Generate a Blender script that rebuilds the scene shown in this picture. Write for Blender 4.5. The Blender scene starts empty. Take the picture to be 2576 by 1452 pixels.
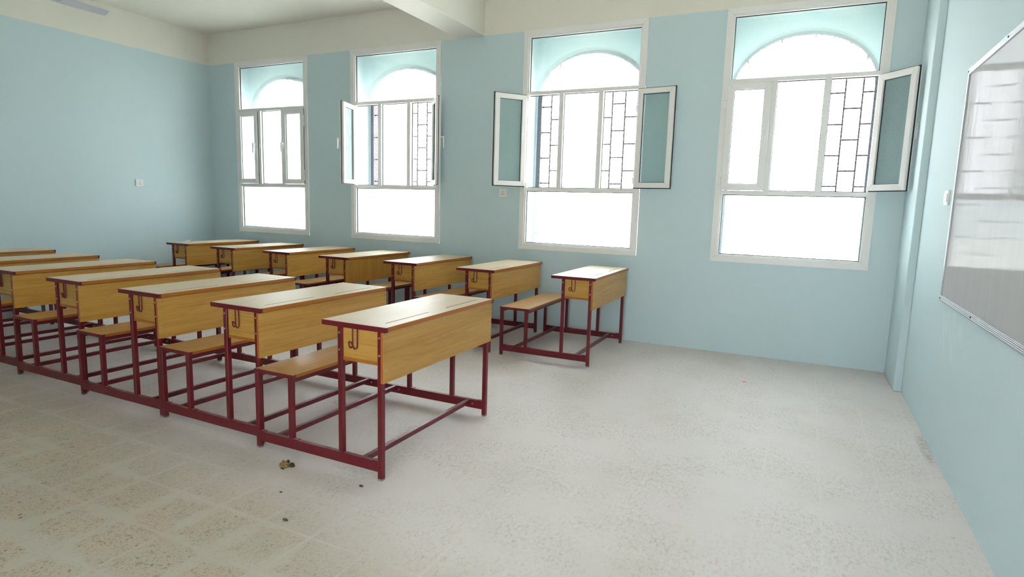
import bpy, bmesh, math, random
from mathutils import Matrix, Vector
random.seed(7)
SC = bpy.context.scene
COL = SC.collection

# ------------------------------------------------------------------ camera
F_PX = 1512.66
YAW, PITCH, ROLL = 0.4518, -0.1378, 0.0291
CAM = Vector((-0.6927, -5.8929, 1.3249))
cam_data = bpy.data.cameras.new('camera')
cam_data.sensor_width = 36.0
cam_data.lens = F_PX / 2576.0 * 36.0
cam_data.clip_start = 0.05
cam_data.clip_end = 300
cam = bpy.data.objects.new('camera', cam_data)
COL.objects.link(cam)
fw = Vector((-math.sin(YAW) * math.cos(PITCH), math.cos(YAW) * math.cos(PITCH), math.sin(PITCH)))
rt = Vector((math.cos(YAW), math.sin(YAW), 0))
up = rt.cross(fw)
rt, up = math.cos(ROLL) * rt + math.sin(ROLL) * up, math.cos(ROLL) * up - math.sin(ROLL) * rt
cam.matrix_world = Matrix(((rt.x, up.x, -fw.x, CAM.x), (rt.y, up.y, -fw.y, CAM.y), (rt.z, up.z, -fw.z, CAM.z), (0, 0, 0, 1)))
SC.camera = cam

# ------------------------------------------------------------------ world and exposure
world = bpy.data.worlds.new('overcast_sky')
SC.world = world
world.use_nodes = True
bg = world.node_tree.nodes['Background']
bg.inputs['Color'].default_value = (0.93, 0.95, 1.0, 1)
bg.inputs['Strength'].default_value = 4.0
sun_data = bpy.data.lights.new('sun', 'SUN')
sun_data.energy = 13.0
sun_data.angle = 0.01
sun_data.color = (1.0, 0.985, 0.96)
sun = bpy.data.objects.new('sun', sun_data)
sun.rotation_euler = (math.radians(26), math.radians(6), 0)   # high sun from the corridor side
sun.location = (0, -12, 14)
COL.objects.link(sun)
SC.view_settings.view_transform = 'Standard'
SC.view_settings.look = 'None'
SC.view_settings.gamma = 1.0
SC.view_settings.use_curve_mapping = False
SC.view_settings.exposure = 2.0
cy = SC.cycles
cy.max_bounces = 12
cy.diffuse_bounces = 6
cy.glossy_bounces = 4
cy.transmission_bounces = 8
cy.transparent_max_bounces = 16
cy.sample_clamp_indirect = 8.0
cy.use_adaptive_sampling = True
cy.adaptive_threshold = 0.03
cy.use_denoising = True
try:
    cy.denoiser = 'OPENIMAGEDENOISE'
    cy.denoising_input_passes = 'RGB_ALBEDO_NORMAL'
except Exception:
    pass


# ------------------------------------------------------------------ room numbers (metres)
XL, XR, YN = -8.30, 0.05, -7.3          # left wall, board wall, near wall
ZC, ZB = 3.512, 3.107                   # ceiling, underside of beams / paint line
WC = [-7.142, -5.149, -2.842, -0.8485]  # window centres
WW, WZ0, WZ1 = 1.29, 0.86, 3.107
Y_IN, Y_OUT = 0.353, 0.46                # arched facade skin


# ------------------------------------------------------------------ node helpers
def srgb(r, g, b):
    def f(c):
        c /= 255.0
        return c / 12.92 if c <= 0.04045 else ((c + 0.055) / 1.055) ** 2.4
    return (f(r), f(g), f(b), 1.0)


class NT:
    def __init__(self, name):
        self.m = bpy.data.materials.new(name)
        self.m.use_nodes = True
        self.t = self.m.node_tree
        self.b = self.t.nodes['Principled BSDF']
        self.out = self.t.nodes['Material Output']

    def n(self, kind, **kw):
        nd = self.t.nodes.new(kind)
        for k, v in kw.items():
            if k.startswith('i_'):
                key = k[2:]
                key = int(key) if key.isdigit() else key.replace('_', ' ')
                nd.inputs[key].default_value = v
            else:
                setattr(nd, k, v)
        return nd

    def l(self, a, b):
        self.t.links.new(a, b)

    def math(self, op, a, b=None, clamp=False):
        nd = self.n('ShaderNodeMath', operation=op)
        nd.use_clamp = clamp
        for i, v in enumerate((a, b)):
            if v is None:
                continue
            if isinstance(v, (int, float)):
                nd.inputs[i].default_value = v
            else:
                self.l(v, nd.inputs[i])
        return nd.outputs[0]

    def ramp(self, fac, p0, p1):
        nd = self.n('ShaderNodeMapRange', interpolation_type='SMOOTHSTEP')
        nd.inputs['From Min'].default_value = p0
        nd.inputs['From Max'].default_value = p1
        self.l(fac, nd.inputs['Value'])
        return nd.outputs['Result']

    def mix(self, fac, a, b):
        nd = self.n('ShaderNodeMix', data_type='RGBA')
        for key, v in ((0, fac), (6, a), (7, b)):
            if isinstance(v, (int, float, tuple)):
                nd.inputs[key].default_value = v
            else:
                self.l(v, nd.inputs[key])
        return nd.outputs[2]

    def coord(self, kind='Object', scale=(1, 1, 1), loc=(0, 0, 0)):
        tc = self.n('ShaderNodeTexCoord')
        mp = self.n('ShaderNodeMapping')
        mp.inputs['Scale'].default_value = scale
        mp.inputs['Location'].default_value = loc
        self.l(tc.outputs[kind], mp.inputs['Vector'])
        return mp.outputs[0]

    def noise(self, vec, scale, detail=3, rough=0.5, dist=0.0):
        nd = self.n('ShaderNodeTexNoise')
        nd.inputs['Scale'].default_value = scale
        nd.inputs['Detail'].default_value = detail
        nd.inputs['Roughness'].default_value = rough
        nd.inputs['Distortion'].default_value = dist
        self.l(vec, nd.inputs['Vector'])
        return nd.outputs['Fac']

    def bump(self, h, strength, dist=0.01):
        nd = self.n('ShaderNodeBump')
        nd.inputs['Strength'].default_value = strength
        nd.inputs['Distance'].default_value = dist
        self.l(h, nd.inputs['Height'])
        self.l(nd.outputs[0], self.b.inputs['Normal'])


def simple(name, col, rough=0.5, metal=0.0, spec=0.5):
    t = NT(name)
    t.b.inputs['Base Color'].default_value = col
    t.b.inputs['Roughness'].default_value = rough
    t.b.inputs['Metallic'].default_value = metal
    t.b.inputs['Specular IOR Level'].default_value = spec
    return t.m


def wall_paint(name, col, col2, rough=0.45, smear=False, paint_line=None):
    t = NT(name)
    v = t.coord('Object')
    big = t.noise(v, 0.8, 4, 0.55)
    c = t.mix(big, col, col2)
    if paint_line is not None:           # white band above the blue paint, slightly wavy edge
        sx = t.n('ShaderNodeSeparateXYZ')
        t.l(v, sx.inputs[0])
        wob = t.math('MULTIPLY', t.math('SUBTRACT', t.noise(v, 5.0, 2), 0.5), 0.012)
        z = t.math('ADD', sx.outputs[2], wob)
        c = t.mix(t.ramp(z, ZB - 0.003, ZB + 0.003), c, paint_line)
    if smear:                            # pale patch of wiped filler under the board
        sx = t.n('ShaderNodeSeparateXYZ')
        t.l(v, sx.inputs[0])
        dy = t.math('DIVIDE', t.math('ADD', sx.outputs[1], 1.98), 0.33)
        dz = t.math('DIVIDE', t.math('SUBTRACT', sx.outputs[2], 0.70), 0.17)
        rr = t.math('ADD', t.math('MULTIPLY', dy, dy), t.math('MULTIPLY', dz, dz))
        inside = t.math('SUBTRACT', 1.0, t.ramp(rr, 0.35, 1.0))
        rot = t.n('ShaderNodeVectorRotate', rotation_type='X_AXIS')
        rot.inputs['Angle'].default_value = 0.5
        t.l(v, rot.inputs['Vector'])
        mp = t.n('ShaderNodeMapping')
        mp.inputs['Scale'].default_value = (1, 16, 4.5)
        t.l(rot.outputs[0], mp.inputs['Vector'])
        st = t.noise(mp.outputs[0], 1.0, 3, 0.6, 0.4)
        m = t.math('MULTIPLY', inside, t.ramp(st, 0.50, 0.56))
        c = t.mix(t.math('MULTIPLY', m, 0.55), c, srgb(215, 228, 232))
    t.l(c, t.b.inputs['Base Color'])
    t.b.inputs['Roughness'].default_value = rough
    t.b.inputs['Specular IOR Level'].default_value = 0.35
    fine = t.noise(v, 14, 4, 0.6)
    t.bump(fine, 0.06, 0.01)
    return t.m


def wood(name, light, mid, dark, scale, rough=0.33, top=False):
    t = NT(name)
    tc = t.n('ShaderNodeTexCoord')
    oi = t.n('ShaderNodeObjectInfo')
    off = t.n('ShaderNodeVectorMath', operation='SCALE')
    off.inputs[0].default_value = (3.1, 7.7, 5.3)
    t.l(oi.outputs['Random'], off.inputs['Scale'])
    ad = t.n('ShaderNodeVectorMath', operation='ADD')
    t.l(tc.outputs['Object'], ad.inputs[0])
    t.l(off.outputs[0], ad.inputs[1])
    def mp(s):
        m = t.n('ShaderNodeMapping')
        m.inputs['Scale'].default_value = s
        t.l(ad.outputs[0], m.inputs['Vector'])
        return m.outputs[0]
    s1 = tuple(scale[i] for i in range(3))
    a = t.noise(mp(s1), 1.0, 3, 0.5, 0.9)
    ring = t.math('FRACT', t.math('MULTIPLY', a, 9.0))
    ring = t.ramp(t.math('ABSOLUTE', t.math('SUBTRACT', ring, 0.5)), 0.30, 0.5)
    fine = t.noise(mp(tuple(x * 9 if x > 2 else x * 2.4 for x in scale)), 1.0, 4, 0.65)
    c = t.mix(t.ramp(a, 0.3, 0.7), light, mid)
    c = t.mix(t.math('MULTIPLY', ring, 0.04 if top and top > 0.3 else 0.14), c, dark)
    c = t.mix(t.math('MULTIPLY', t.ramp(fine, 0.48, 0.74), 0.42), c, dark)
    if top:                              # dust and dried wipe marks on the horizontal boards, plus window sheen painted in
        d = t.noise(mp((6, 3, 6)), 1.0, 5, 0.6, 0.5)
        c = t.mix(t.math('MULTIPLY', t.math('ADD', t.math('MULTIPLY', d, 0.6), 0.55, True), top), c, srgb(226, 213, 192))
        r = t.n('ShaderNodeMapRange')
        r.inputs['To Min'].default_value = rough - 0.04
        r.inputs['To Max'].default_value = rough + 0.10
        t.l(d, r.inputs['Value'])
        t.l(r.outputs[0], t.b.inputs['Roughness'])
    else:
        t.b.inputs['Roughness'].default_value = rough
    t.l(c, t.b.inputs['Base Color'])
    t.bump(fine, 0.05, 0.002)
    return t.m


def maroon_paint():
    t = NT('maroon_paint')
    v = t.coord('Object')
    chip = t.noise(v, 60, 5, 0.7)
    big = t.noise(v, 5, 3, 0.6)
    m = t.math('MULTIPLY', t.ramp(chip, 0.66, 0.74), t.ramp(big, 0.48, 0.62))
    c = t.mix(big, srgb(92, 10, 23), srgb(105, 16, 31))
    c = t.mix(t.math('MULTIPLY', m, 0.55), c, srgb(170, 130, 130))
    geo = t.n('ShaderNodeNewGeometry')   # settled dust on the upward faces
    sx = t.n('ShaderNodeSeparateXYZ')
    t.l(geo.outputs['Normal'], sx.inputs[0])
    upf = t.ramp(sx.outputs[2], 0.8, 0.99)
    c = t.mix(t.math('MULTIPLY', upf, t.math('MULTIPLY', t.ramp(t.noise(v, 9, 3), 0.3, 0.7), 0.28)), c, srgb(190, 165, 165))
    t.l(c, t.b.inputs['Base Color'])
    t.b.inputs['Roughness'].default_value = 0.34
    return t.m


def floor_mat():
    t = NT('dusty_terrazzo_tiles')
    v = t.coord('Object')
    T = 0.26
    tv = t.coord('Object', (1 / T, 1 / T, 1), (2.87 / T, 4.235 / T, 0))
    fr = t.n('ShaderNodeVectorMath', operation='FRACTION')
    fl = t.n('ShaderNodeVectorMath', operation='FLOOR')
    warp = t.n('ShaderNodeVectorMath', operation='ADD')
    t.l(tv, warp.inputs[0])
    warp.inputs[1].default_value = (100, 100, 0)
    t.l(warp.outputs[0], fr.inputs[0])
    t.l(warp.outputs[0], fl.inputs[0])
    s = t.n('ShaderNodeSeparateXYZ')
    t.l(fr.outputs[0], s.inputs[0])
    ex = t.math('MINIMUM', s.outputs[0], t.math('SUBTRACT', 1.0, s.outputs[0]))
    ey = t.math('MINIMUM', s.outputs[1], t.math('SUBTRACT', 1.0, s.outputs[1]))
    e = t.math('MINIMUM', ex, ey)        # 0 at a joint
    wn = t.n('ShaderNodeTexWhiteNoise', noise_dimensions='2D')
    t.l(fl.outputs[0], wn.inputs['Vector'])
    rnd = wn.outputs['Value']
    # marble chips, two sizes
    nz = t.n('ShaderNodeTexNoise')
    nz.inputs['Scale'].default_value = 55
    t.l(v, nz.inputs['Vector'])
    scn = t.n('ShaderNodeVectorMath', operation='SCALE')
    scn.inputs['Scale'].default_value = 0.018
    t.l(nz.outputs['Color'], scn.inputs[0])
    dv = t.n('ShaderNodeVectorMath', operation='ADD')
    t.l(v, dv.inputs[0])
    t.l(scn.outputs[0], dv.inputs[1])
    def chips(scale, power, amp, base):
        vo = t.n('ShaderNodeTexVoronoi', feature='F1')
        vo.inputs['Scale'].default_value = scale
        t.l(dv.outputs[0], vo.inputs['Vector'])
        sc = t.n('ShaderNodeSeparateColor')
        t.l(vo.outputs['Color'], sc.inputs[0])
        thr = t.math('ADD', t.math('MULTIPLY', t.math('POWER', sc.outputs[0], power), amp), base)
        m = t.ramp(t.math('SUBTRACT', thr, vo.outputs['Distance']), 0.0, 0.05)
        col = t.mix(sc.outputs[1], srgb(158, 144, 127), srgb(176, 161, 142))
        col = t.mix(t.ramp(sc.outputs[2], 0.95, 0.97), col, srgb(108, 100, 92))
        return m, col
    chip, chipcol = chips(98, 1.0, 0.42, 0.17)
    chip2, chipcol2 = chips(40, 4.0, 0.62, -0.05)
    body = t.mix(t.ramp(t.noise(v, 3.5, 3), 0.4, 0.6), srgb(196, 177, 158), srgb(188, 177, 159))
    body = t.mix(t.math('MULTIPLY', rnd, 0.5), body, srgb(190, 182, 167))
    tile = t.mix(t.math('MULTIPLY', chip, 0.8), body, chipcol)
    tile = t.mix(t.math('MULTIPLY', chip2, 0.9), tile, chipcol2)
    # white joint filler smeared wide around the joints
    n1 = t.noise(v, 5.5, 5, 0.65, 0.3)
    n2 = t.noise(v, 1.1, 3, 0.5)
    n3 = t.noise(v, 2.6, 4, 0.55, 0.4)
    w = t.math('ADD', t.math('MULTIPLY', n1, 0.55), t.math('MULTIPLY', n3, 0.85))
    w = t.math('SUBTRACT', w, 0.64)
    grout = t.math('SUBTRACT', 1.0, t.ramp(t.math('SUBTRACT', e, w), -0.05, 0.10))
    joint = t.math('SUBTRACT', 1.0, t.ramp(t.math('ADD', e, t.math('MULTIPLY', t.math('SUBTRACT', n1, 0.5), 0.06)), 0.004, 0.034))
    sx = t.n('ShaderNodeSeparateXYZ')
    t.l(v, sx.inputs[0])
    # plaster dust lies thicker towards the board and the windows, worn away by the walkway at the left
    spread = t.math('ADD', t.math('MULTIPLY', sx.outputs[0], 0.24), t.math('MULTIPLY', sx.outputs[1], 1.4))
    spread = t.math('ADD', spread, 7.0)
    dust = t.math('ADD', t.ramp(spread, -0.1, 1.05), t.math('MULTIPLY', t.math('SUBTRACT', n2, 0.5), 0.8), True)
    fine = t.noise(t.coord('Object', (70, 34, 1)), 1.0, 5, 0.75, 0.5)
    dust = t.math('MULTIPLY', dust, t.math('SUBTRACT', 0.96, t.math('MULTIPLY', t.math('MULTIPLY', t.ramp(fine, 0.46, 0.68), t.ramp(n3, 0.34, 0.66)), 0.58)), True)
    cov = t.math('MAXIMUM', t.math('MULTIPLY', grout, 0.72), dust)
    cov = t.math('MAXIMUM', cov, t.math('MULTIPLY', joint, 0.85))
    powder = t.mix(dust, t.mix(n1, srgb(190, 183, 170), srgb(198, 191, 179)), t.mix(n1, srgb(217, 208, 205), srgb(225, 217, 215)))
    c = t.mix(cov, tile, powder)
    c = t.mix(t.math('MULTIPLY', t.math('MULTIPLY', joint, t.ramp(n3, 0.35, 0.6)), t.math('MULTIPLY', dust, 0.3)), c, srgb(228, 222, 220))
    # settled dirt: a few marks under the desks and along the board wall
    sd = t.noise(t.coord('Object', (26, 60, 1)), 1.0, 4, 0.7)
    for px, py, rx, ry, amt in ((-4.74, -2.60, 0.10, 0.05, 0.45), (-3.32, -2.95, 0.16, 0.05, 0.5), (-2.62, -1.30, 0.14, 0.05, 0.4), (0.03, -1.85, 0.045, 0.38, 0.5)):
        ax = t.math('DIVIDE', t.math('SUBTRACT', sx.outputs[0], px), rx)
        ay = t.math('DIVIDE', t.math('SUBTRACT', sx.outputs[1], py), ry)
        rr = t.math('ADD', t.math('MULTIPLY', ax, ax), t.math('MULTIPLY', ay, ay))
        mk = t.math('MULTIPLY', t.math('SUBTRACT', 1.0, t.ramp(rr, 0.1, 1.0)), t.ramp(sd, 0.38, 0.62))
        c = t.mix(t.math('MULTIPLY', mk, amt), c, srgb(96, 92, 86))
    # dark scuffs and grit
    st = t.noise(t.coord('Object', (30, 90, 1)), 1.0, 4, 0.7, 1.5)
    c = t.mix(t.math('MULTIPLY', t.ramp(st, 0.68, 0.76), 0.22), c, srgb(120, 112, 104))
    grit = t.noise(v, 160, 2, 0.5)
    c = t.mix(t.math('MULTIPLY', t.ramp(grit, 0.74, 0.79), 0.4), c, srgb(120, 112, 104))
    t.l(c, t.b.inputs['Base Color'])
    t.b.inputs['Roughness'].default_value = 0.55
    t.b.inputs['Specular IOR Level'].default_value = 0.4
    t.bump(t.math('ADD', t.noise(v, 40, 4, 0.7), t.math('MULTIPLY', cov, 0.5)), 0.12, 0.004)
    return t.m


def patterned_glass():
    t = NT('patterned_glass')
    nt = t.t
    nt.nodes.remove(t.b)
    v = t.coord('Object')
    sx = t.n('ShaderNodeSeparateXYZ')
    t.l(v, sx.inputs[0])
    def wave(o):
        return t.math('ABSOLUTE', t.math('SINE', t.math('MULTIPLY', o, math.pi / 0.0125)))
    g = t.math('MINIMUM', wave(sx.outputs[0]), wave(sx.outputs[2]))
    line = t.math('SUBTRACT', 1.0, t.ramp(g, 0.10, 0.45))
    tr = t.n('ShaderNodeBsdfTransparent')
    t.l(t.mix(t.math('MULTIPLY', line, 0.22), (0.93, 0.975, 0.97, 1), (0.66, 0.75, 0.75, 1)), tr.inputs['Color'])
    rf = t.n('ShaderNodeBsdfRefraction')
    rf.inputs['Roughness'].default_value = 0.17
    rf.inputs['IOR'].default_value = 1.42
    t.l(t.mix(t.math('MULTIPLY', line, 0.22), (0.96, 0.995, 0.99, 1), (0.72, 0.80, 0.80, 1)), rf.inputs['Color'])
    bp = t.n('ShaderNodeBump')
    bp.inputs['Strength'].default_value = 0.16
    bp.inputs['Distance'].default_value = 0.002
    t.l(g, bp.inputs['Height'])
    t.l(bp.outputs[0], rf.inputs['Normal'])
    m1 = t.n('ShaderNodeMixShader')
    m1.inputs[0].default_value = 0.62
    t.l(tr.outputs[0], m1.inputs[1])
    t.l(rf.outputs[0], m1.inputs[2])
    gl = t.n('ShaderNodeBsdfGlossy')
    gl.inputs['Roughness'].default_value = 0.12
    m2 = t.n('ShaderNodeMixShader')
    m2.inputs[0].default_value = 0.04
    tl = t.n('ShaderNodeBsdfTranslucent')
    tl.inputs['Color'].default_value = (0.80, 0.95, 0.95, 1)
    m3 = t.n('ShaderNodeMixShader')
    m3.inputs[0].default_value = 0.06
    t.l(m1.outputs[0], m3.inputs[1])
    t.l(tl.outputs[0], m3.inputs[2])
    df = t.n('ShaderNodeBsdfDiffuse')
    df.inputs['Color'].default_value = (0.72, 0.92, 0.88, 1)
    m4 = t.n('ShaderNodeMixShader')
    m4.inputs[0].default_value = 0.07
    t.l(m3.outputs[0], m4.inputs[1])
    t.l(df.outputs[0], m4.inputs[2])
    t.l(m4.outputs[0], m2.inputs[1])
    t.l(gl.outputs[0], m2.inputs[2])
    t.l(m2.outputs[0], t.out.inputs['Surface'])
    return t.m


def board_mat():
    t = NT('whiteboard_film')
    v = t.coord('Object')
    st = t.noise(t.coord('Object', (1, 22, 2.2)), 1.0, 4, 0.6, 0.6)
    c = t.mix(st, srgb(184, 184, 188), srgb(200, 199, 201))
    t.l(c, t.b.inputs['Base Color'])
    t.b.inputs['Roughness'].default_value = 0.9
    t.b.inputs['Specular IOR Level'].default_value = 0.0
    r = t.n('ShaderNodeMapRange')
    r.inputs['To Min'].default_value = 0.03
    r.inputs['To Max'].default_value = 0.13
    t.l(t.ramp(st, 0.35, 0.7), r.inputs['Value'])
    gl = t.n('ShaderNodeBsdfGlossy')
    t.l(r.outputs[0], gl.inputs['Roughness'])
    bp = t.n('ShaderNodeBump')
    bp.inputs['Strength'].default_value = 0.10
    bp.inputs['Distance'].default_value = 0.004
    t.l(st, bp.inputs['Height'])
    t.l(bp.outputs[0], gl.inputs['Normal'])
    mx = t.n('ShaderNodeMixShader')
    mx.inputs[0].default_value = 0.05
    t.l(t.b.outputs[0], mx.inputs[1])
    t.l(gl.outputs[0], mx.inputs[2])
    t.l(mx.outputs[0], t.out.inputs['Surface'])
    return t.m


BLUE, BLUE2 = srgb(197, 217, 222), srgb(201, 219, 224)
WHITE = srgb(230, 227, 217)
M = {}
M['blue'] = wall_paint('pale_blue_wall_paint', BLUE, BLUE2, paint_line=WHITE)
M['blue_smear'] = wall_paint('pale_blue_board_wall_paint', BLUE, BLUE2, rough=0.65, smear=True, paint_line=WHITE)
M['blue_smear'].node_tree.nodes['Principled BSDF'].inputs['Specular IOR Level'].default_value = 0.15
M['white'] = wall_paint('cream_white_paint', WHITE, srgb(232, 230, 221), rough=0.6)
M['reveal'] = wall_paint('pale_blue_reveal_paint', srgb(206, 224, 226), srgb(210, 226, 228), rough=0.7)
M['stone'] = wall_paint('grey_facade_render', srgb(84, 80, 84), srgb(96, 92, 94), rough=0.9)
M['floor'] = floor_mat()
M['alu'] = simple('cream_white_window_frame', srgb(234, 233, 231), 0.38)
M['gasket'] = simple('black_rubber_gasket', srgb(28, 32, 32), 0.6)
M['glass'] = patterned_glass()
M['plastic'] = simple('white_plastic', srgb(232, 232, 230), 0.35)
M['hole'] = simple('dark_socket_hole', srgb(20, 20, 20), 0.7)
M['iron'] = simple('dark_wrought_iron', srgb(48, 45, 42), 0.6)
M['band_iron'] = simple('grey_steel_band', srgb(92, 92, 98), 0.8)
M['wire'] = simple('galvanised_wire', srgb(130, 130, 132), 0.5, 0.4)
M['maroon'] = maroon_paint()
M['wood'] = wood('oak_laminate', srgb(194, 149, 76), srgb(184, 136, 60), srgb(122, 80, 30), (13, 0.9, 13), 0.36)
M['wood_up'] = wood('oak_laminate_upright_grain', srgb(188, 138, 66), srgb(176, 124, 52), srgb(120, 76, 28), (13, 13, 0.9), 0.36)
M['wood_side'] = wood('oak_laminate_side', srgb(194, 149, 76), srgb(184, 136, 60), srgb(122, 80, 30), (0.9, 13, 13), 0.36)
M['wood_top'] = wood('oak_laminate_dust_sheen_top', srgb(208, 174, 122), srgb(200, 164, 108), srgb(160, 120, 72), (13, 0.9, 13), 0.40, top=0.62)  # paler than the panels: dust, with window reflection put into the colour
M['wood_seat'] = wood('oak_laminate_seat', srgb(192, 144, 72), srgb(180, 128, 54), srgb(128, 82, 32), (13, 0.9, 13), 0.3, top=0.12)
M['band'] = simple('orange_brown_edge_band', srgb(164, 96, 24), 0.4)
M['groove'] = simple('bare_chipboard_groove', srgb(140, 84, 44), 0.8)
M['steel'] = simple('zinc_screw', srgb(190, 190, 186), 0.32, 0.85)
M['foot'] = simple('dusty_grey_foot', srgb(128, 124, 118), 0.8)
M['board'] = board_mat()
M['alu_bare'] = simple('brushed_aluminium', srgb(168, 170, 173), 0.45, 0.5)
M['fan'] = simple('grey_white_fan_enamel', srgb(206, 208, 216), 0.4)
M['ground'] = wall_paint('pale_sand_ground', srgb(212, 208, 202), srgb(200, 197, 190), rough=0.95)
M['paper'] = simple('white_paper', srgb(228, 228, 224), 0.8)
M['leaf'] = wall_paint('crumpled_brown_leaf', srgb(172, 146, 92), srgb(96, 74, 40), rough=0.8)
M['dark_leaf'] = simple('dark_dry_leaf', srgb(62, 50, 34), 0.8)
M['pebble'] = simple('dark_pebble', srgb(92, 84, 76), 0.8)
M['pink'] = simple('pink_scrap', srgb(226, 150, 160), 0.7)


# ------------------------------------------------------------------ mesh helpers
class MB:
    """collects shapes into one bmesh"""
    def __init__(self):
        self.bm = bmesh.new()

    def quadbox(self, p, mat=0):
        """p: 8 points, bottom ring 0-3, top ring 4-7"""
        vs = [self.bm.verts.new(c) for c in p]
        for f in ((3, 2, 1, 0), (4, 5, 6, 7), (0, 1, 5, 4), (1, 2, 6, 5), (2, 3, 7, 6), (3, 0, 4, 7)):
            fc = self.bm.faces.new([vs[i] for i in f])
            fc.material_index = mat

    def box(self, x0, x1, y0, y1, z0, z1, mat=0):
        self.quadbox([(x0, y0, z0), (x1, y0, z0), (x1, y1, z0), (x0, y1, z0),
                      (x0, y0, z1), (x1, y0, z1), (x1, y1, z1), (x0, y1, z1)], mat)

    def cyl(self, p0, p1, r, seg=12, mat=0, r1=None):
        p0, p1 = Vector(p0), Vector(p1)
        d = (p1 - p0).normalized()
        a = d.orthogonal().normalized()
        b = d.cross(a)
        r1 = r if r1 is None else r1
        A, B = [], []
        for i in range(seg):
            t = 2 * math.pi * i / seg
            o = math.cos(t) * a + math.sin(t) * b
            A.append(self.bm.verts.new(p0 + o * r))
            B.append(self.bm.verts.new(p1 + o * r1))
        for i in range(seg):
            j = (i + 1) % seg
            self.bm.faces.new((A[i], A[j], B[j], B[i])).material_index = mat
        self.bm.faces.new(A[::-1]).material_index = mat
        self.bm.faces.new(B).material_index = mat

    def tube(self, pts, r, seg=8, mat=0):
        pts = [Vector(p) for p in pts]
        rings = []
        ref = Vector((0.3, 0.9, 0.2))
        for i, p in enumerate(pts):
            d = (pts[min(i + 1, len(pts) - 1)] - pts[max(i - 1, 0)]).normalized()
            a = (ref - d * ref.dot(d)).normalized()
            b = d.cross(a)
            rings.append([self.bm.verts.new(p + (math.cos(2 * math.pi * k / seg) * a + math.sin(2 * math.pi * k / seg) * b) * r) for k in range(seg)])
        for A, B in zip(rings, rings[1:]):
            for k in range(seg):
                j = (k + 1) % seg
                f = self.bm.faces.new((A[k], A[j], B[j], B[k]))
                f.material_index = mat
                f.smooth = True
        self.bm.faces.new(rings[0][::-1]).material_index = mat
        self.bm.faces.new(rings[-1]).material_index = mat

    def mitred_ring(self, x0, x1, z0, z1, w, y0, y1, mat=0):
        """rectangular frame in the xz plane made of four mitred bars"""
        o = [(x0, z0), (x1, z0), (x1, z1), (x0, z1)]
        i = [(x0 + w, z0 + w), (x1 - w, z0 + w), (x1 - w, z1 - w), (x0 + w, z1 - w)]
        for k in range(4):
            j = (k + 1) % 4
            q = [o[k], o[j], i[j], i[k]]
            self.quadbox([(a, y1, b) for a, b in q] + [(a, y0, b) for a, b in q], mat)

    def prism_y(self, poly, y0, y1, mat=0):
        """polygon (x,z) extruded along y"""
        A = [self.bm.verts.new((x, y0, z)) for x, z in poly]
        B = [self.bm.verts.new((x, y1, z)) for x, z in poly]
        n = len(poly)
        for k in range(n):
            j = (k + 1) % n
            self.bm.faces.new((A[k], A[j], B[j], B[k])).material_index = mat
        self.bm.faces.new(A[::-1]).material_index = mat
        self.bm.faces.new(B).material_index = mat

    def build(self, name, mats, parent=None, bevel=0.0, seg=1):
        bm = self.bm
        bmesh.ops.recalc_face_normals(bm, faces=bm.faces)
        if bevel:
            es = [e for e in bm.edges if len(e.link_faces) == 2 and e.calc_face_angle(0) > 0.6]
            bmesh.ops.bevel(bm, geom=es, offset=bevel, segments=seg, profile=0.5, affect='EDGES', clamp_overlap=True)
        me = bpy.data.meshes.new(name)
        bm.to_mesh(me)
        bm.free()
        for m in (mats if isinstance(mats, (list, tuple)) else [mats]):
            me.materials.append(m)
        o = bpy.data.objects.new(name, me)
        COL.objects.link(o)
        if parent is not None:
            o.parent = parent
        return o


def empty(name, loc, rz=0.0):
    o = bpy.data.objects.new(name, None)
    o.empty_display_size = 0.1
    o.location = loc
    o.rotation_euler = (0, 0, rz)
    COL.objects.link(o)
    return o


def tag(o, label=None, cat=None, group=None, kind=None):
    for k, v in (('label', label), ('category', cat), ('group', group), ('kind', kind)):
        if v:
            o[k] = v
    return o


def structure(o, label=None):
    return tag(o, label, None, None, 'structure')


def copy_tree(o, parent=None):
    c = o.copy()
    COL.objects.link(c)
    if parent is not None:
        c.parent = parent
    for ch in list(o.children):
        copy_tree(ch, c)
    return c


# ------------------------------------------------------------------ room shell
mb = MB(); mb.box(XL - 0.3, XR + 0.3, YN - 0.3, Y_OUT, -0.15, 0)
structure(mb.build('floor', M['floor']), 'dusty terrazzo tile floor of the classroom')
mb = MB(); mb.box(XL - 0.3, XR + 0.3, YN - 0.3, Y_OUT, ZC, ZC + 0.2)
structure(mb.build('ceiling', M['white']), 'cream white plastered ceiling')
mb = MB(); mb.box(XL - 0.25, XL, YN - 0.2, 0.0, 0, ZC)
structure(mb.build('wall_left', M['blue']), 'pale blue wall at the back of the classroom with a white upper band')
mb = MB(); mb.box(XR, XR + 0.25, YN - 0.2, 0.0, 0, ZC)
structure(mb.build('wall_right', M['blue_smear']), 'pale blue wall carrying the whiteboard')
# shallow corner pilaster on the board wall
mb = MB()
mb.quadbox([(0.0, -0.607, 0), (XR + 0.02, -0.607, 0), (XR + 0.02, 0.0, 0), (0.0, 0.0, 0),
            (0.003, -0.607, ZC), (XR + 0.02, -0.607, ZC), (XR + 0.02, 0.0, ZC), (0.003, 0.0, ZC)])
structure(mb.build('trim_1', M['blue'], bevel=0.006, seg=2), 'shallow pale blue pilaster in the corner by the whiteboard')

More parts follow.
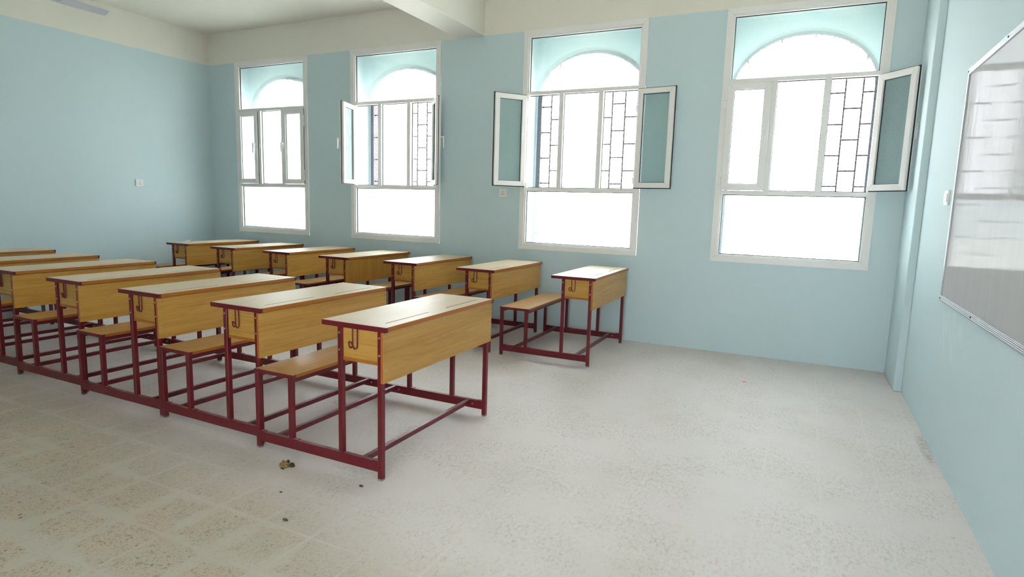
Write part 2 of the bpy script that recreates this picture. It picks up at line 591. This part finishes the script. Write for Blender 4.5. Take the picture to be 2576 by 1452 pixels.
# window wall: piers, parapet and lintel around four openings
mb = MB()
xs = [XL - 0.25] + [v for c in WC for v in (c - WW / 2, c + WW / 2)] + [XR + 0.25]
for a, b in zip(xs[0::2], xs[1::2]):
    mb.box(a, b, 0, Y_IN, 0, ZC)
for c in WC:
    mb.box(c - WW / 2, c + WW / 2, 0, Y_IN, 0, WZ0)
    mb.box(c - WW / 2, c + WW / 2, 0, Y_IN, WZ1, ZC)
structure(mb.build('wall_far', M['blue']), 'pale blue window wall with a white band above the windows')

# outer skin with arched openings
AR, AB, AZ, AZ0 = 0.600, 0.475, 2.45, 0.80
def arch_top(dx):
    return AZ + AB * math.sqrt(max(0.0, 1 - (dx / AR) ** 2))
mb = MB()
def skin(x0, x1, z0, z1):
    mb.box(x0, x1, Y_IN, Y_OUT, z0, z1)
edges = [XL - 0.3] + [v for c in WC for v in (c - AR, c + AR)] + [XR + 0.3]
for a, b in zip(edges[0::2], edges[1::2]):
    skin(a, b, -0.4, 4.0)
N = 40
for c in WC:
    skin(c - AR, c + AR, -0.4, AZ0)
    top = [(c + AR * -math.cos(math.pi * k / N), arch_top(AR * -math.cos(math.pi * k / N))) for k in range(N + 1)]
    for (xa, za), (xb, zb) in zip(top, top[1:]):
        q = [(xa, za), (xb, zb), (xb, 4.0), (xa, 4.0)]
        mb.quadbox([(x, Y_OUT, z) for x, z in q] + [(x, Y_IN, z) for x, z in q])
o = mb.build('wall_outer', [M['stone'], M['reveal']])
for p in o.data.polygons:                # the inward face is painted like the reveals
    if p.normal.y < -0.9:
        p.material_index = 1
structure(o, 'outer facade skin with arched openings outside the windows')

# near wall, behind the viewer: unseen doorway, placed and sized to let in fill light
mb = MB()
NEAR = [(-1.5, -0.6, 0.0, 2.2)]
x = XL - 0.25
for a, b, z0, z1 in NEAR:
    mb.box(x, a, YN - 0.2, YN, 0, ZC)
    if z0 > 0:
        mb.box(a, b, YN - 0.2, YN, 0, z0)
    mb.box(a, b, YN - 0.2, YN, z1, ZC)
    x = b
mb.box(x, XR + 0.25, YN - 0.2, YN, 0, ZC)
structure(mb.build('wall_near', M['blue']), 'pale blue corridor wall behind the viewer with a doorway added for fill light')

mb = MB(); mb.box(XL - 0.3, XR + 0.3, YN - 2.4, YN - 0.2, 3.3, 3.5)  # unseen overhang, added to block direct sun from the opening
structure(mb.build('sun_block_slab', M['white']), 'unseen slab added to keep direct sun out of the doorway')

# ceiling beam across the room
mb = MB(); mb.box(-4.29, -3.965, YN, 0.0, ZB, ZC + 0.01)
structure(mb.build('trim_2', M['white'], bevel=0.006, seg=2), 'cream white ceiling beam running to the window wall')

mb = MB(); mb.box(-60, 60, -60, 60, -0.6, -0.45)
structure(mb.build('ground', M['ground']), 'pale sandy ground outside the classroom')


# ------------------------------------------------------------------ windows
SZ0, SZ1 = 1.517, 2.46           # casement height
SW = 0.369                       # casement width
G = 0.012                        # glass recess


def sash(side, parent):
    """casement; local origin on its hinge axis, leaf towards +x (side=-1 mirrors), local -y is the room side"""
    h = SZ1 - SZ0
    X = (lambda a: a) if side > 0 else (lambda a: -a)
    def rng(a, b):
        a, b = X(a), X(b)
        return (min(a, b), max(a, b))
    mb = MB()
    x0, x1 = rng(0, SW)
    mb.mitred_ring(x0, x1, 0, h, 0.058, 0.0, 0.012)
    mb.mitred_ring(x0 + 0.009, x1 - 0.009, 0.009, h - 0.009, 0.049, 0.0115, 0.044)
    o = mb.build('sash', [M['alu']], parent, 0.003, 1)
    mb = MB()
    mb.mitred_ring(x0 + 0.0005, x1 - 0.0005, 0.0005, h - 0.0005, 0.010, 0.0118, 0.018)
    mb.mitred_ring(x0 + 0.0575, x1 - 0.0575, 0.0575, h - 0.0575, 0.004, 0.015, 0.0265)
    mb.build('gasket', [M['gasket']], o)
    mb = MB()
    mb.box(x0 + 0.054, x1 - 0.054, 0.018, 0.024, 0.054, h - 0.054)
    mb.build('pane', [M['glass']], o)
    # handle near the free edge
    mb = MB()
    a, b = rng(SW - 0.042, SW - 0.018)
    mb.box(a, b, -0.010, 0.0, 0.46, 0.53)
    mb.cyl((X(SW - 0.03), -0.008, 0.515), (X(SW - 0.03), -0.042, 0.515), 0.009, 10)
    mb.quadbox([(X(SW - 0.040), -0.052, 0.40), (X(SW - 0.024), -0.052, 0.40), (X(SW - 0.024), -0.042, 0.40), (X(SW - 0.040), -0.042, 0.40),
                (X(SW - 0.042), -0.050, 0.525), (X(SW - 0.018), -0.050, 0.525), (X(SW - 0.018), -0.036, 0.525), (X(SW - 0.042), -0.036, 0.525)])
    mb.build('handle', [M['plastic']], o, 0.002, 1)
    for z in (0.045, 0.725):
        mb = MB()
        a, b = rng(-0.016, 0.010)
        mb.box(a, b, -0.010, 0.002, z + 0.07, z + 0.135)
        a, b = rng(-0.022, 0.000)
        mb.box(a, b, -0.009, 0.002, z, z + 0.066)
        mb.build('hinge', [M['alu']], o, 0.002, 1)
    return o


def make_window(i, c, left, right, names):
    """left / right: opening angle in degrees of the side casements"""
    xl, xr = c - WW / 2, c + WW / 2
    root = empty('window_%d' % (i + 1), (c, 0, WZ0))
    h = WZ1 - WZ0
    hw = WW / 2
    mb = MB()
    mb.mitred_ring(-hw, hw, 0, h, 0.054, -0.016, 0.0)                     # flat cover flange
    mb.mitred_ring(-hw + 0.02, hw - 0.02, 0.02, h - 0.02, 0.05, -0.006, 0.055)   # frame proper
    zt0, zt1 = SZ1 - WZ0 + 0.0, SZ1 - WZ0
    z_lo0, z_lo1 = 1.478 - WZ0, 1.515 - WZ0
    z_up0, z_up1 = 2.462 - WZ0, 2.497 - WZ0
    for a, b in ((z_lo0, z_lo1), (z_up0, z_up1)):
        mb.box(-hw + 0.052, hw - 0.052, -0.012, 0.055, a, b)
    for s in (-1, 1):
        p = s * (hw - 0.436)
        mb.box(p - 0.0235, p + 0.0235, -0.011, 0.054, z_lo1 - 0.002, z_up0 + 0.002)
    mb.build('frame', [M['alu']], root, 0.0025, 1)
    mb = MB()                                                              # dark glazing gaskets
    ix = hw - 0.0695
    fixed = [(-ix, ix, 0.07, z_lo0), (-ix, ix, z_up1, h - 0.07), (-hw + 0.457, hw - 0.457, z_lo1, z_up0)]
    for a, b, z0, z1 in fixed:
        mb.mitred_ring(a, b, z0, z1, 0.006, 0.016, 0.026)
    for s, ang in ((-1, left), (1, right)):
        if ang:
            a, b = sorted((s * (hw - 0.052), s * (hw - 0.415)))
            mb.mitred_ring(a, b, z_lo1, z_up0, 0.007, 0.030, 0.040)
    mb.build('gasket', [M['gasket']], root)
    for a, b, z0, z1 in fixed:
        mb = MB(); mb.box(a - 0.004, b + 0.004, 0.027, 0.033, z0 - 0.004, z1 + 0.004)
        mb.build('fixed_pane', [M['glass']], root)
    for s, ang in ((-1, left), (1, right)):
        leaf = sash(-s, root)
        leaf.location = (s * (hw - 0.050), -0.034, SZ0 - WZ0)
        leaf.rotation_euler = (0, 0, math.radians(s * ang))
        # strike plate on the post
        mb = MB()
        p = s * (hw - 0.436)
        mb.box(p - 0.009, p + 0.009, -0.018, -0.010, 0.47 + SZ0 - WZ0, 0.53 + SZ0 - WZ0)
        mb.build('strike_plate', [M['plastic']], root, 0.002, 1)
    return structure(root, names)


make_window(0, WC[0], 0, 0, 'arched window in the far left corner with all casements shut')
make_window(1, WC[1], 72, 131, 'window left of the ceiling beam with both casements swung half open')
make_window(2, WC[2], 129, 174, 'window right of the ceiling beam with both casements folded wide open')
make_window(3, WC[3], 0, 130, 'window nearest the whiteboard with only its right casement open')

# grilles outside
GY = 0.362
def make_grille(c, label):
    root = empty('window_grille', (c, GY, AZ0))
    def in_top(dx):
        return arch_top(dx) - AZ0
    vx = [0.08 + 0.137 * k for k in range(-5, 4)]
    b = 0.0065
    # flat arched band that carries the bars
    def arc(r, h, n=36):
        return [(r * -math.cos(math.pi * k / n), AZ - AZ0 + h * math.sin(math.pi * k / n)) for k in range(n + 1)]
    inn = [(-0.575, 0.0)] + arc(0.575, 0.440) + [(0.575, 0.0)]
    out = [(-0.622, 0.0)] + arc(0.622, 0.500) + [(0.622, 0.0)]
    mb = MB()
    for (p0, p1), (q0, q1) in zip(zip(inn, inn[1:]), zip(out, out[1:])):
        ring = [p0, p1, q1, q0]
        mb.quadbox([(x, -0.0105, z) for x, z in ring] + [(x, -0.026, z) for x, z in ring])
    mb.build('arch_band', [M['band_iron']], root)
    for v in vx:
        if abs(v) < AR - 0.01:
            mb = MB(); mb.box(v - b, v + b, -b, b, 0.0, in_top(v) - 0.002)
            mb.build('upright_bar', [M['iron']], root)
    cols = [-AR] + [v for v in vx if abs(v) < AR - 0.01] + [AR]
    for k, (a, d) in enumerate(zip(cols, cols[1:])):
        off = 1.577 if abs((a + d) / 2 - 0.285) % 0.274 < 0.05 or abs(abs((a + d) / 2 - 0.285) % 0.274 - 0.274) < 0.05 else 1.577 + 0.137
        for n in range(-6, 9):
            z = off + 0.2735 * n - AZ0
            if z < 0.02:
                continue
            if z < min(in_top(a * 0.999), in_top(d * 0.999)) - 0.01:
                mb = MB(); mb.box(a + b, d - b, -b, b, z - b, z + b)
                mb.build('cross_bar', [M['iron']], root)
    # diamond wire mesh, inside the arch outline
    mb = MB()
    sx, sz = 0.042, 0.058
    L = math.hypot(sx, sz)
    def inside(x, z):
        return abs(x) < AR - 0.002 and 0.002 < z < in_top(x) - 0.002
    n = int((2 * AR / sx + 2.3 / sz)) + 2
    for s in (-1, 1):
        for k in range(n):
            x0 = (-AR - 2.3 * sx / sz + k * sx) if s > 0 else (AR + 2.3 * sx / sz - k * sx)
            pts = []
            for q in range(0, 160):
                z = 2.2 * q / 159
                x = x0 + s * z * sx / sz
                if inside(x, z):
                    pts.append((x, z))
            if len(pts) > 2:
                (xa, za), (xb, zb) = pts[0], pts[-1]
                r = 0.0009
                y = -0.030 + 0.001 * s
                mb.quadbox([(xa - r, y - r, za), (xa + r, y - r, za), (xa + r, y + r, za), (xa - r, y + r, za),
                            (xb - r, y - r, zb), (xb + r, y - r, zb), (xb + r, y + r, zb), (xb - r, y + r, zb)])
    mb.build('wire_mesh', [M['wire']], root)
    return tag(root, label, 'window grille', 'iron grilles outside the windows')

make_grille(WC[0], 'iron bar grille outside the far left closed window')
make_grille(WC[1], 'iron bar grille outside the second window from the left corner')
make_grille(WC[2], 'iron bar grille outside the window with both casements folded wide open')
make_grille(WC[3], 'iron bar grille outside the window nearest the whiteboard')


# ------------------------------------------------------------------ school bench desks
D, L, H = 0.388, 1.058, 0.75
TT = 0.022
R = 0.026                       # tube size
def make_desk():
    root = empty('bench_desk', (0, 0, 0))
    # writing board with two pencil grooves
    bm = bmesh.new()
    xs = [-D + 0.001, -0.074, -0.067, -0.0015]
    ys = [0.003, 0.088, 0.452, 0.622, 0.968, L - 0.003]
    gz = H - 0.006
    cells = {}
    def vert(x, y, z):
        k = (round(x, 5), round(y, 5), round(z, 5))
        if k not in cells:
            cells[k] = bm.verts.new((x, y, z))
        return cells[k]
    def face(pts, m):
        f = bm.faces.new([vert(*p) for p in pts]); f.material_index = m
    def grooved(i, j):
        return i == 1 and j in (1, 3)
    for i in range(3):
        for j in range(5):
            x0, x1, y0, y1 = xs[i], xs[i + 1], ys[j], ys[j + 1]
            z = gz if grooved(i, j) else H
            face([(x0, y0, z), (x1, y0, z), (x1, y1, z), (x0, y1, z)], 2 if grooved(i, j) else 0)
            if grooved(i, j):
                q = [(x0, y0), (x1, y0), (x1, y1), (x0, y1)]
                for k in range(4):
                    a, b = q[k], q[(k + 1) % 4]
                    face([(a[0], a[1], H), (b[0], b[1], H), (b[0], b[1], gz), (a[0], a[1], gz)], 2)
            face([(x0, y0, H - TT), (x0, y1, H - TT), (x1, y1, H - TT), (x1, y0, H - TT)], 3)
    for i in range(3):
        for y in (ys[0], ys[-1]):
            face([(xs[i], y, H - TT), (xs[i + 1], y, H - TT), (xs[i + 1], y, H), (xs[i], y, H)], 1)
    for j in range(5):
        for x in (xs[0], xs[-1]):
            face([(x, ys[j], H - TT), (x, ys[j + 1], H - TT), (x, ys[j + 1], H), (x, ys[j], H)], 1)
    mb = MB(); mb.bm.free(); mb.bm = bm
    mb.build('desktop', [M['wood_top'], M['band'], M['groove'], M['wood']], root)
    for y0, y1, s in ((0.0, 0.003, 1), (L - 0.003, L, -1)):
        mb = MB()
        e = 0.0008
        mb.box(-D, 0.0, y0, y1, H - TT - 0.002, H - 0.0006)
        ya, yb = sorted((y0 if s > 0 else y1, (y0 if s > 0 else y1) + s * 0.014))
        mb.box(-0.0015, 0.0010, ya, yb, H - TT - 0.002, H - 0.0006)           # lip round the front corner
        ya, yb = sorted((y0 if s > 0 else y1, (y0 if s > 0 else y1) + s * 0.026))
        mb.box(-D + 0.004, -0.004, ya, yb, H - TT - 0.003, H - TT - 0.0005)   # flange under the board
        mb.build('end_cap', [M['maroon']], root, 0.0008, 1)
    # modesty panel
    mb = MB(); mb.box(-0.030, -0.013, -0.004, L + 0.004, 0.482, H - TT - 0.003)
    o = mb.build('front_panel', [M['wood'], M['band']], root, 0.003, 2)
    for p in o.data.polygons:
        if abs(p.normal.x) < 0.6:
            p.material_index = 1
    for y, z in ((0.012, 0.715), (0.014, 0.545), (0.517, 0.713), (0.522, 0.617), (L - 0.014, 0.715), (L - 0.013, 0.548)):
        mb = MB()
        mb.cyl((-0.0132, y, z), (-0.0115, y, z), 0.0052, 12, 0, 0.0046)
        mb.cyl((-0.0116, y, z), (-0.0113, y, z), 0.0017, 8, 1)
        mb.build('screw', [M['steel'], M['hole']], o)
    # book shelf and cheeks
    mb = MB(); mb.box(-0.290, -0.031, 0.012, L - 0.012, 0.562, 0.580)
    o = mb.build('book_shelf', [M['wood'], M['band']], root, 0.001, 1)
    for p in o.data.polygons:
        if abs(p.normal.y) > 0.8:
            p.material_index = 1
    for a, b in ((0.014, 0.030), (L - 0.030, L - 0.014)):
        mb = MB(); mb.box(-0.2895, -0.0305, a, b, 0.580, H - TT - 0.003)
        mb.build('side_panel', [M['wood_side']], root, 0.001, 1)
    RZ0, RZ1 = 0.042, 0.094
    for far in (0, 1):
        y0 = 0.0015 if not far else L - 0.0015 - R
        y1 = y0 + R
        yo, yi = (y0, y1) if not far else (y1, y0)    # outer and inner face
        sg = -1 if not far else 1
        legs = [('desk_leg', -0.052, 0.0, H - TT - 0.003, True), ('desk_leg', -0.291, RZ1, H - TT - 0.003, False),
                ('bench_leg', -0.624, RZ1, 0.416, False), ('bench_leg', -0.859, 0.0, 0.416, True)]
        for nm, x, z0, z1, foot in legs:
            mb = MB()
            mb.box(x, x + R, y0, y1, z0 + (0.008 if foot else 0), z1)
            leg = mb.build(nm, [M['maroon']], root, 0.0018, 1)
            if foot:
                mb = MB(); mb.box(x + 0.001, x + R - 0.001, y0 + 0.001, y1 - 0.001, 0.0, 0.010)
                mb.build('foot', [M['foot']], leg)
                mb = MB(); mb.cyl((x + R * 0.5, yo - sg * 0.001, 0.064), (x + R * 0.5, yo + sg * 0.0006, 0.064), 0.0036, 10)
                mb.build('bolt_hole', [M['hole']], leg)
            if nm == 'desk_leg':
                for z in (0.697, 0.613):
                    mb = MB(); mb.cyl((x + R * 0.42, yo - sg * 0.001, z), (x + R * 0.42, yo + sg * 0.0022, z), 0.0056, 12, 0, 0.004)
                    mb.build('bolt', [M['steel']], leg)
            elif far or True:
                mb = MB(); mb.box(x + R - 0.001, x + R + 0.002, min(yo, yi) + 0.003, max(yo, yi) - 0.003, 0.34, 0.416)
                mb.build('corner_plate', [M['maroon']], leg)
        mb = MB()
        mb.box(-0.859 + R - 0.001, -0.0515, y0 + 0.0008, y1 - 0.0008, RZ0, RZ1)
        for xa, xb in ((-0.859 + R, -0.800), (-0.600, -0.565), (-0.085, -0.052)):
            mb.box(xa, xb, y0 + 0.0002, y1 - 0.0002, RZ0 + 0.004, RZ1 + 0.0035)
        rail = mb.build('side_rail', [M['maroon']], root, 0.0012, 1)
        for x in (-0.182, -0.119, -0.755, -0.688):
            mb = MB(); mb.cyl((x, yi + sg * 0.001, 0.070), (x, yi - sg * 0.004, 0.070), 0.0055, 12, 0, 0.0042)
            mb.build('bolt', [M['steel']], rail)
        for x in (-0.31, -0.085):
            mb = MB(); mb.cyl((x, yo - sg * 0.012, H - TT - 0.003), (x, yo - sg * 0.012, H - TT - 0.0075), 0.005, 10)
            mb.build('bolt', [M['steel']], root)
        # bag hook of bent rod
        yh = yo - sg * 0.006
        path = [(-0.206, 0.727), (-0.206, 0.690), (-0.2055, 0.662), (-0.2065, 0.643), (-0.2125, 0.630), (-0.221, 0.628), (-0.2275, 0.636),
                (-0.2275, 0.649), (-0.221, 0.6575), (-0.212, 0.656), (-0.205, 0.647), (-0.199, 0.635), (-0.191, 0.6265), (-0.182, 0.6275),
                (-0.1755, 0.636), (-0.174, 0.650), (-0.174, 0.690), (-0.174, 0.727)]
        pts = []
        for k in range(len(path) - 1):
            p0, p1, p2, p3 = (Vector(path[max(0, min(len(path) - 1, k + d))]) for d in (-1, 0, 1, 2))
            for q in range(4):
                t = q / 4
                v = 0.5 * ((2 * p1) + (p2 - p0) * t + (2 * p0 - 5 * p1 + 4 * p2 - p3) * t * t + (3 * p1 - p0 - 3 * p2 + p3) * t ** 3)
                pts.append(v)
        pts.append(Vector(path[-1]))
        n = len(pts)
        mb = MB(); mb.tube([(v.x, yh + (0.003 if k < n * 0.42 else -0.002) * -sg, v.y) for k, v in enumerate(pts)], 0.0032, 8)
        mb.build('bag_hook', [M['maroon']], root)
    # stretchers
    for x in (-0.151, -0.721):
        mb = MB(); mb.box(x - 0.0125, x + 0.0125, R + 0.001, L - R - 0.001, 0.066, 0.0925)
        mb.build('stretcher', [M['maroon']], root, 0.0012, 1)
    # bench
    mb = MB(); mb.box(-0.858, -0.587, 0.003, L - 0.003, 0.4185, 0.4365)
    o = mb.build('seat', [M['wood_seat'], M['band']], root, 0.001, 1)
    for p in o.data.polygons:
        if abs(p.normal.z) < 0.5:
            p.material_index = 1
    for y0, y1, s in ((0.0, 0.003, 1), (L - 0.003, L, -1)):
        mb = MB()
        mb.box(-0.860, -0.585, y0, y1, 0.4165, 0.4360)
        ya, yb = sorted((y0 if s > 0 else y1, (y0 if s > 0 else y1) + s * 0.026))
        mb.box(-0.860, -0.585, ya, yb, 0.4160, 0.4183)
        mb.box(-0.5875, -0.5840, *sorted((y0 if s > 0 else y1, (y0 if s > 0 else y1) + s * 0.022)), 0.4165, 0.4360)
        mb.build('end_cap', [M['maroon']], root, 0.0008, 1)
    for x in (-0.624, -0.859):
        mb = MB(); mb.box(x + 0.002, x + R - 0.002, R + 0.001, L - R - 0.001, 0.392, 0.4180)
        mb.build('seat_rail', [M['maroon']], root, 0.0012, 1)
    return root


A_ROW = [(-2.385, -3.713, 0.003), (-3.221, -3.684, -0.005), (-4.057, -3.677, 0.002), (-4.906, -3.645, 0.0),
         (-5.764, -3.617, 0.001), (-6.600, -3.610, 0.0), (-7.436, -3.550, 0.0)]
B_ROW = [(-2.210, -1.213, 0.014), (-3.141, -1.225, -0.001), (-3.993, -1.190, -0.003), (-4.832, -1.185, -0.004),
         (-5.670, -1.155, 0.001), (-6.507, -1.158, 0.002), (-7.356, -1.119, 0.001)]
A_LAB = ['maroon framed wooden bench desk at the front of the near row, closest to the viewer',
         'maroon framed wooden bench desk second from the front in the near row',
         'maroon framed wooden bench desk third from the front in the near row',
         'maroon framed wooden bench desk in the middle of the near row, fourth from the front',
         'maroon framed bench desk fifth from the front in the near row, cut off at left',
         'maroon framed bench desk second from the back of the near row, at left edge',
         'maroon framed bench desk last in the near row, only its top showing at left']
B_LAB = ['maroon framed wooden bench desk standing alone at the front of the window row',
         'maroon framed wooden bench desk second from the front in the window row',
         'maroon framed wooden bench desk third from the front in the window row',
         'maroon framed bench desk in the window row whose front panel has upright grain',
         'maroon framed wooden bench desk directly behind the one with upright grain panel',
         'maroon framed wooden bench desk second from the back of the window row',
         'maroon framed wooden bench desk in the far back corner with paper on its top']
proto = make_desk()
GROUP = 'two-seat school bench desks'
first = True
for rows, labs in ((A_ROW, A_LAB), (B_ROW, B_LAB)):
    for k, ((x, y, a), lab) in enumerate(zip(rows, labs)):
        d = proto if first else copy_tree(proto)
        first = False
        d.location = (x, y, 0)
        d.rotation_euler = (0, 0, a)
        tag(d, lab, 'school desk', GROUP)
        if 'upright grain' in lab and 'behind' not in lab:
            for ch in d.children:
                if ch.name.startswith('front_panel'):
                    ch.material_slots[0].link = 'OBJECT'
                    ch.material_slots[0].material = M['wood_up']

# ------------------------------------------------------------------ whiteboard
BY0, BY1, BZ0, BZ1 = -1.689, -4.10, 0.848, 2.140
root = empty('whiteboard', (XR, (BY0 + BY1) / 2, BZ0))
tag(root, 'film covered whiteboard with aluminium frame on the right wall', 'whiteboard')
hl = (BY0 - BY1) / 2
hb = BZ1 - BZ0
mb = MB(); mb.box(-0.012, -0.002, -hl + 0.01, hl - 0.01, 0.01, hb - 0.01)
mb.build('writing_surface', [M['board']], root)
def rail(y0, y1, z0, z1):
    mb = MB()
    mb.box(-0.018, -0.001, y0, y1, z0, z1)
    if y1 - y0 > z1 - z0:
        for k in range(3):
            zz = z0 + (z1 - z0) * (0.25 + 0.25 * k)
            mb.box(-0.0195, -0.0175, y0, y1, zz - 0.002, zz + 0.002)
    mb.build('frame_rail', [M['alu_bare']], root, 0.001, 1)
rail(-hl, hl, 0, 0.032)
rail(-hl, hl, hb - 0.030, hb)
rail(hl - 0.022, hl, 0.032, hb - 0.030)
rail(-hl, -hl + 0.022, 0.032, hb - 0.030)
for y in (hl - 0.012, hl - 0.75, -hl + 0.012):
    for z in (0.016, hb - 0.015):
        mb = MB(); mb.cyl((-0.019, y, z), (-0.0215, y, z), 0.005, 10)
        mb.build('screw', [M['hole']], root)


# ------------------------------------------------------------------ sockets and switch
def wall_plate(name, label, cat, loc, rz, w, h, kind):
    """plate in local xz, facing local -y"""
    r = empty(name, loc, rz)
    mb = MB(); mb.box(-w / 2, w / 2, -0.011, 0.0, -h / 2, h / 2)
    p = mb.build('plate', [M['plastic']], r, 0.003, 2)
    if kind == 'socket':
        for x, z in ((0, 0.010), (-0.013, -0.014), (0.013, -0.014)):
            mb = MB()
            mb.box(x - 0.0035, x + 0.0035, -0.0114, -0.0105, z - 0.0045, z + 0.0045)
            mb.build('pin_hole', [M['hole']], r)
        mb = MB(); mb.box(0.012, 0.030, -0.0145, -0.0105, 0.014, 0.034)
        mb.build('rocker', [M['plastic']], r, 0.001, 1)
        mb = MB(); mb.cyl((-0.020, -0.0105, 0.030), (-0.020, -0.0118, 0.030), 0.003, 8)
        mb.build('screw', [M['steel']], r)
    else:
        for x in (-0.022, 0.022):
            mb = MB(); mb.box(x - 0.018, x + 0.018, -0.0150, -0.0105, -0.026, 0.026)
            mb.build('rocker', [M['plastic']], r, 0.001, 1)
    return tag(r, label, cat)

wall_plate('wall_socket', 'white socket on the blue back wall left of the corner', 'socket', (XL, -1.060, 1.467), math.pi / 2, 0.094, 0.087, 'socket')
wall_plate('wall_socket', 'white socket under the open left casement of the third window', 'socket', (-3.692, 0.0, 1.453), 0, 0.095, 0.092, 'socket')
wall_plate('light_switch', 'white switch plate beside the whiteboard', 'switch', (XR, -1.455, 1.444), -math.pi / 2, 0.10, 0.09, 'switch')

# ------------------------------------------------------------------ ceiling fan
HX, HY, HZ = -6.45, -3.05, 2.93
fan = empty('ceiling_fan', (HX, HY, ZC))
tag(fan, 'grey white three blade ceiling fan at the upper left', 'ceiling fan')
dz = HZ - ZC
mb = MB()
mb.cyl((0, 0, 0), (0, 0, -0.07), 0.055, 20, 0, 0.03)
mb.build('canopy', [M['fan']], fan)
mb = MB(); mb.cyl((0, 0, -0.06), (0, 0, dz + 0.06), 0.012, 12)
mb.build('downrod', [M['fan']], fan)
mb = MB()
mb.cyl((0, 0, dz + 0.07), (0, 0, dz + 0.02), 0.06, 24, 0, 0.13)
mb.cyl((0, 0, dz + 0.02), (0, 0, dz - 0.03), 0.13, 24, 0, 0.13)
mb.cyl((0, 0, dz - 0.03), (0, 0, dz - 0.07), 0.13, 24, 0, 0.06)
mb.build('motor', [M['fan']], fan)
for k in range(3):
    a = math.radians(90 + 120 * k)
    u = Vector((math.cos(a), math.sin(a), 0))
    w = Vector((-math.sin(a), math.cos(a), 0))     # +w is to the left of the blade axis
    def P(r, s, t):
        zz = dz - 0.02 - s * math.tan(math.radians(11)) + t
        v = u * r + w * s
        return (v.x, v.y, zz)
    mb = MB()
    out = [(0.19, 0.055), (0.30, 0.064), (0.61, 0.058), (0.625, 0.045), (0.600, -0.055), (0.30, -0.064), (0.19, -0.055)]
    A = [mb.bm.verts.new(P(r, s, 0)) for r, s in out]
    B = [mb.bm.verts.new(P(r, s, 0.004)) for r, s in out]
    n = len(out)
    for i in range(n):
        j = (i + 1) % n
        mb.bm.faces.new((A[i], A[j], B[j], B[i]))
    mb.bm.faces.new(A[::-1]); mb.bm.faces.new(B)
    bl = mb.build('blade', [M['fan']], fan)
    mb = MB()
    mb.quadbox([P(0.10, -0.02, -0.004), P(0.24, -0.03, -0.004), P(0.24, 0.03, -0.004), P(0.10, 0.02, -0.004),
                P(0.10, -0.02, 0.0), P(0.24, -0.03, 0.0), P(0.24, 0.03, 0.0), P(0.10, 0.02, 0.0)])
    mb.build('blade_bracket', [M['steel']], bl)

# ------------------------------------------------------------------ small things
def lump(name, mats, r, squash, seed, parent=None, loc=(0, 0, 0)):
    rnd = random.Random(seed)
    bm = bmesh.new()
    bmesh.ops.create_icosphere(bm, subdivisions=3, radius=r)
    ph = [rnd.uniform(0, 6.28) for _ in range(6)]
    for v in bm.verts:
        d = v.co.normalized()
        k = 1 + 0.22 * math.sin(3 * d.x * 2 + ph[0]) * math.sin(4 * d.y + ph[1]) + 0.16 * math.sin(9 * d.z + ph[2] + 5 * d.x) + 0.10 * math.sin(15 * d.y + ph[3])
        v.co = Vector((d.x * k * r * squash[0], d.y * k * r * squash[1], max(-0.35 * r * squash[2], d.z * k * r * squash[2])))
    zmin = min(v.co.z for v in bm.verts)
    for v in bm.verts:
        v.co.z -= zmin
        v.co += Vector(loc)
    mb = MB(); mb.bm.free(); mb.bm = bm
    return mb.build(name, mats, parent)

r = empty('dry_leaf_clump', (-2.925, -3.815, 0.0))
tag(r, 'crumpled yellow brown dry leaf lying before the nearest desk', 'dry leaf')
lump('yellow_leaf', [M['leaf']], 0.020, (1.25, 0.9, 1.0), 3, r, (-0.008, -0.004, 0))
lump('dark_leaf', [M['dark_leaf']], 0.012, (1.1, 0.9, 1.1), 5, r, (0.024, 0.016, 0))
lump('dark_leaf', [M['dark_leaf']], 0.008, (1.0, 1.0, 1.2), 8, r, (0.000, 0.014, 0.016))
lump('leaf_stalk', [M['dark_leaf']], 0.006, (2.0, 0.7, 0.5), 9, r, (0.004, -0.026, 0))
for (x, y), rad, sq, lab, sd, mt in (((-2.465, -3.798), 0.0065, (1.6, 0.8, 0.7), 'brown chip of grit beside the front foot of the nearest desk', 11, 'pebble'),
                                     ((-2.537, -4.186), 0.0075, (1.9, 0.9, 0.6), 'dark stone chip on open tiles in the lower middle of the floor', 12, 'pebble'),
                                     ((-2.74, -4.02), 0.0055, (1.3, 0.9, 0.6), 'small grey stone chip on the tiles below the dry leaf', 14, 'pebble')):
    tag(lump('stone_chip', [M[mt]], rad, sq, sd), lab, 'stone chip', 'grit on the floor').location = (x, y, 0)
tag(lump('paper_scrap', [M['pink']], 0.012, (1.5, 0.9, 0.25), 21), 'tiny pink scrap on the white floor below the right window', 'scrap').location = (-1.039, -0.957, 0)

mb = MB()
mb.quadbox([(-0.11, -0.10, 0), (0.05, -0.12, 0), (0.07, 0.0, 0.004), (-0.09, 0.02, 0.004), (-0.11, -0.10, 0.003), (0.05, -0.12, 0.003), (0.07, 0.0, 0.007), (-0.09, 0.02, 0.007)])
mb.quadbox([(-0.09, 0.02, 0.004), (0.07, 0.0, 0.004), (0.075, 0.09, 0.040), (-0.075, 0.11, 0.034), (-0.09, 0.02, 0.007), (0.07, 0.0, 0.007), (0.075, 0.09, 0.043), (-0.075, 0.11, 0.037)])
o = mb.build('paper_sheet', [M['paper']])
o.location = (-7.65, -0.93, H)
o.scale = (0.6, 0.6, 0.6)
tag(o, 'folded white paper sheet on the desk in the far back corner', 'paper')
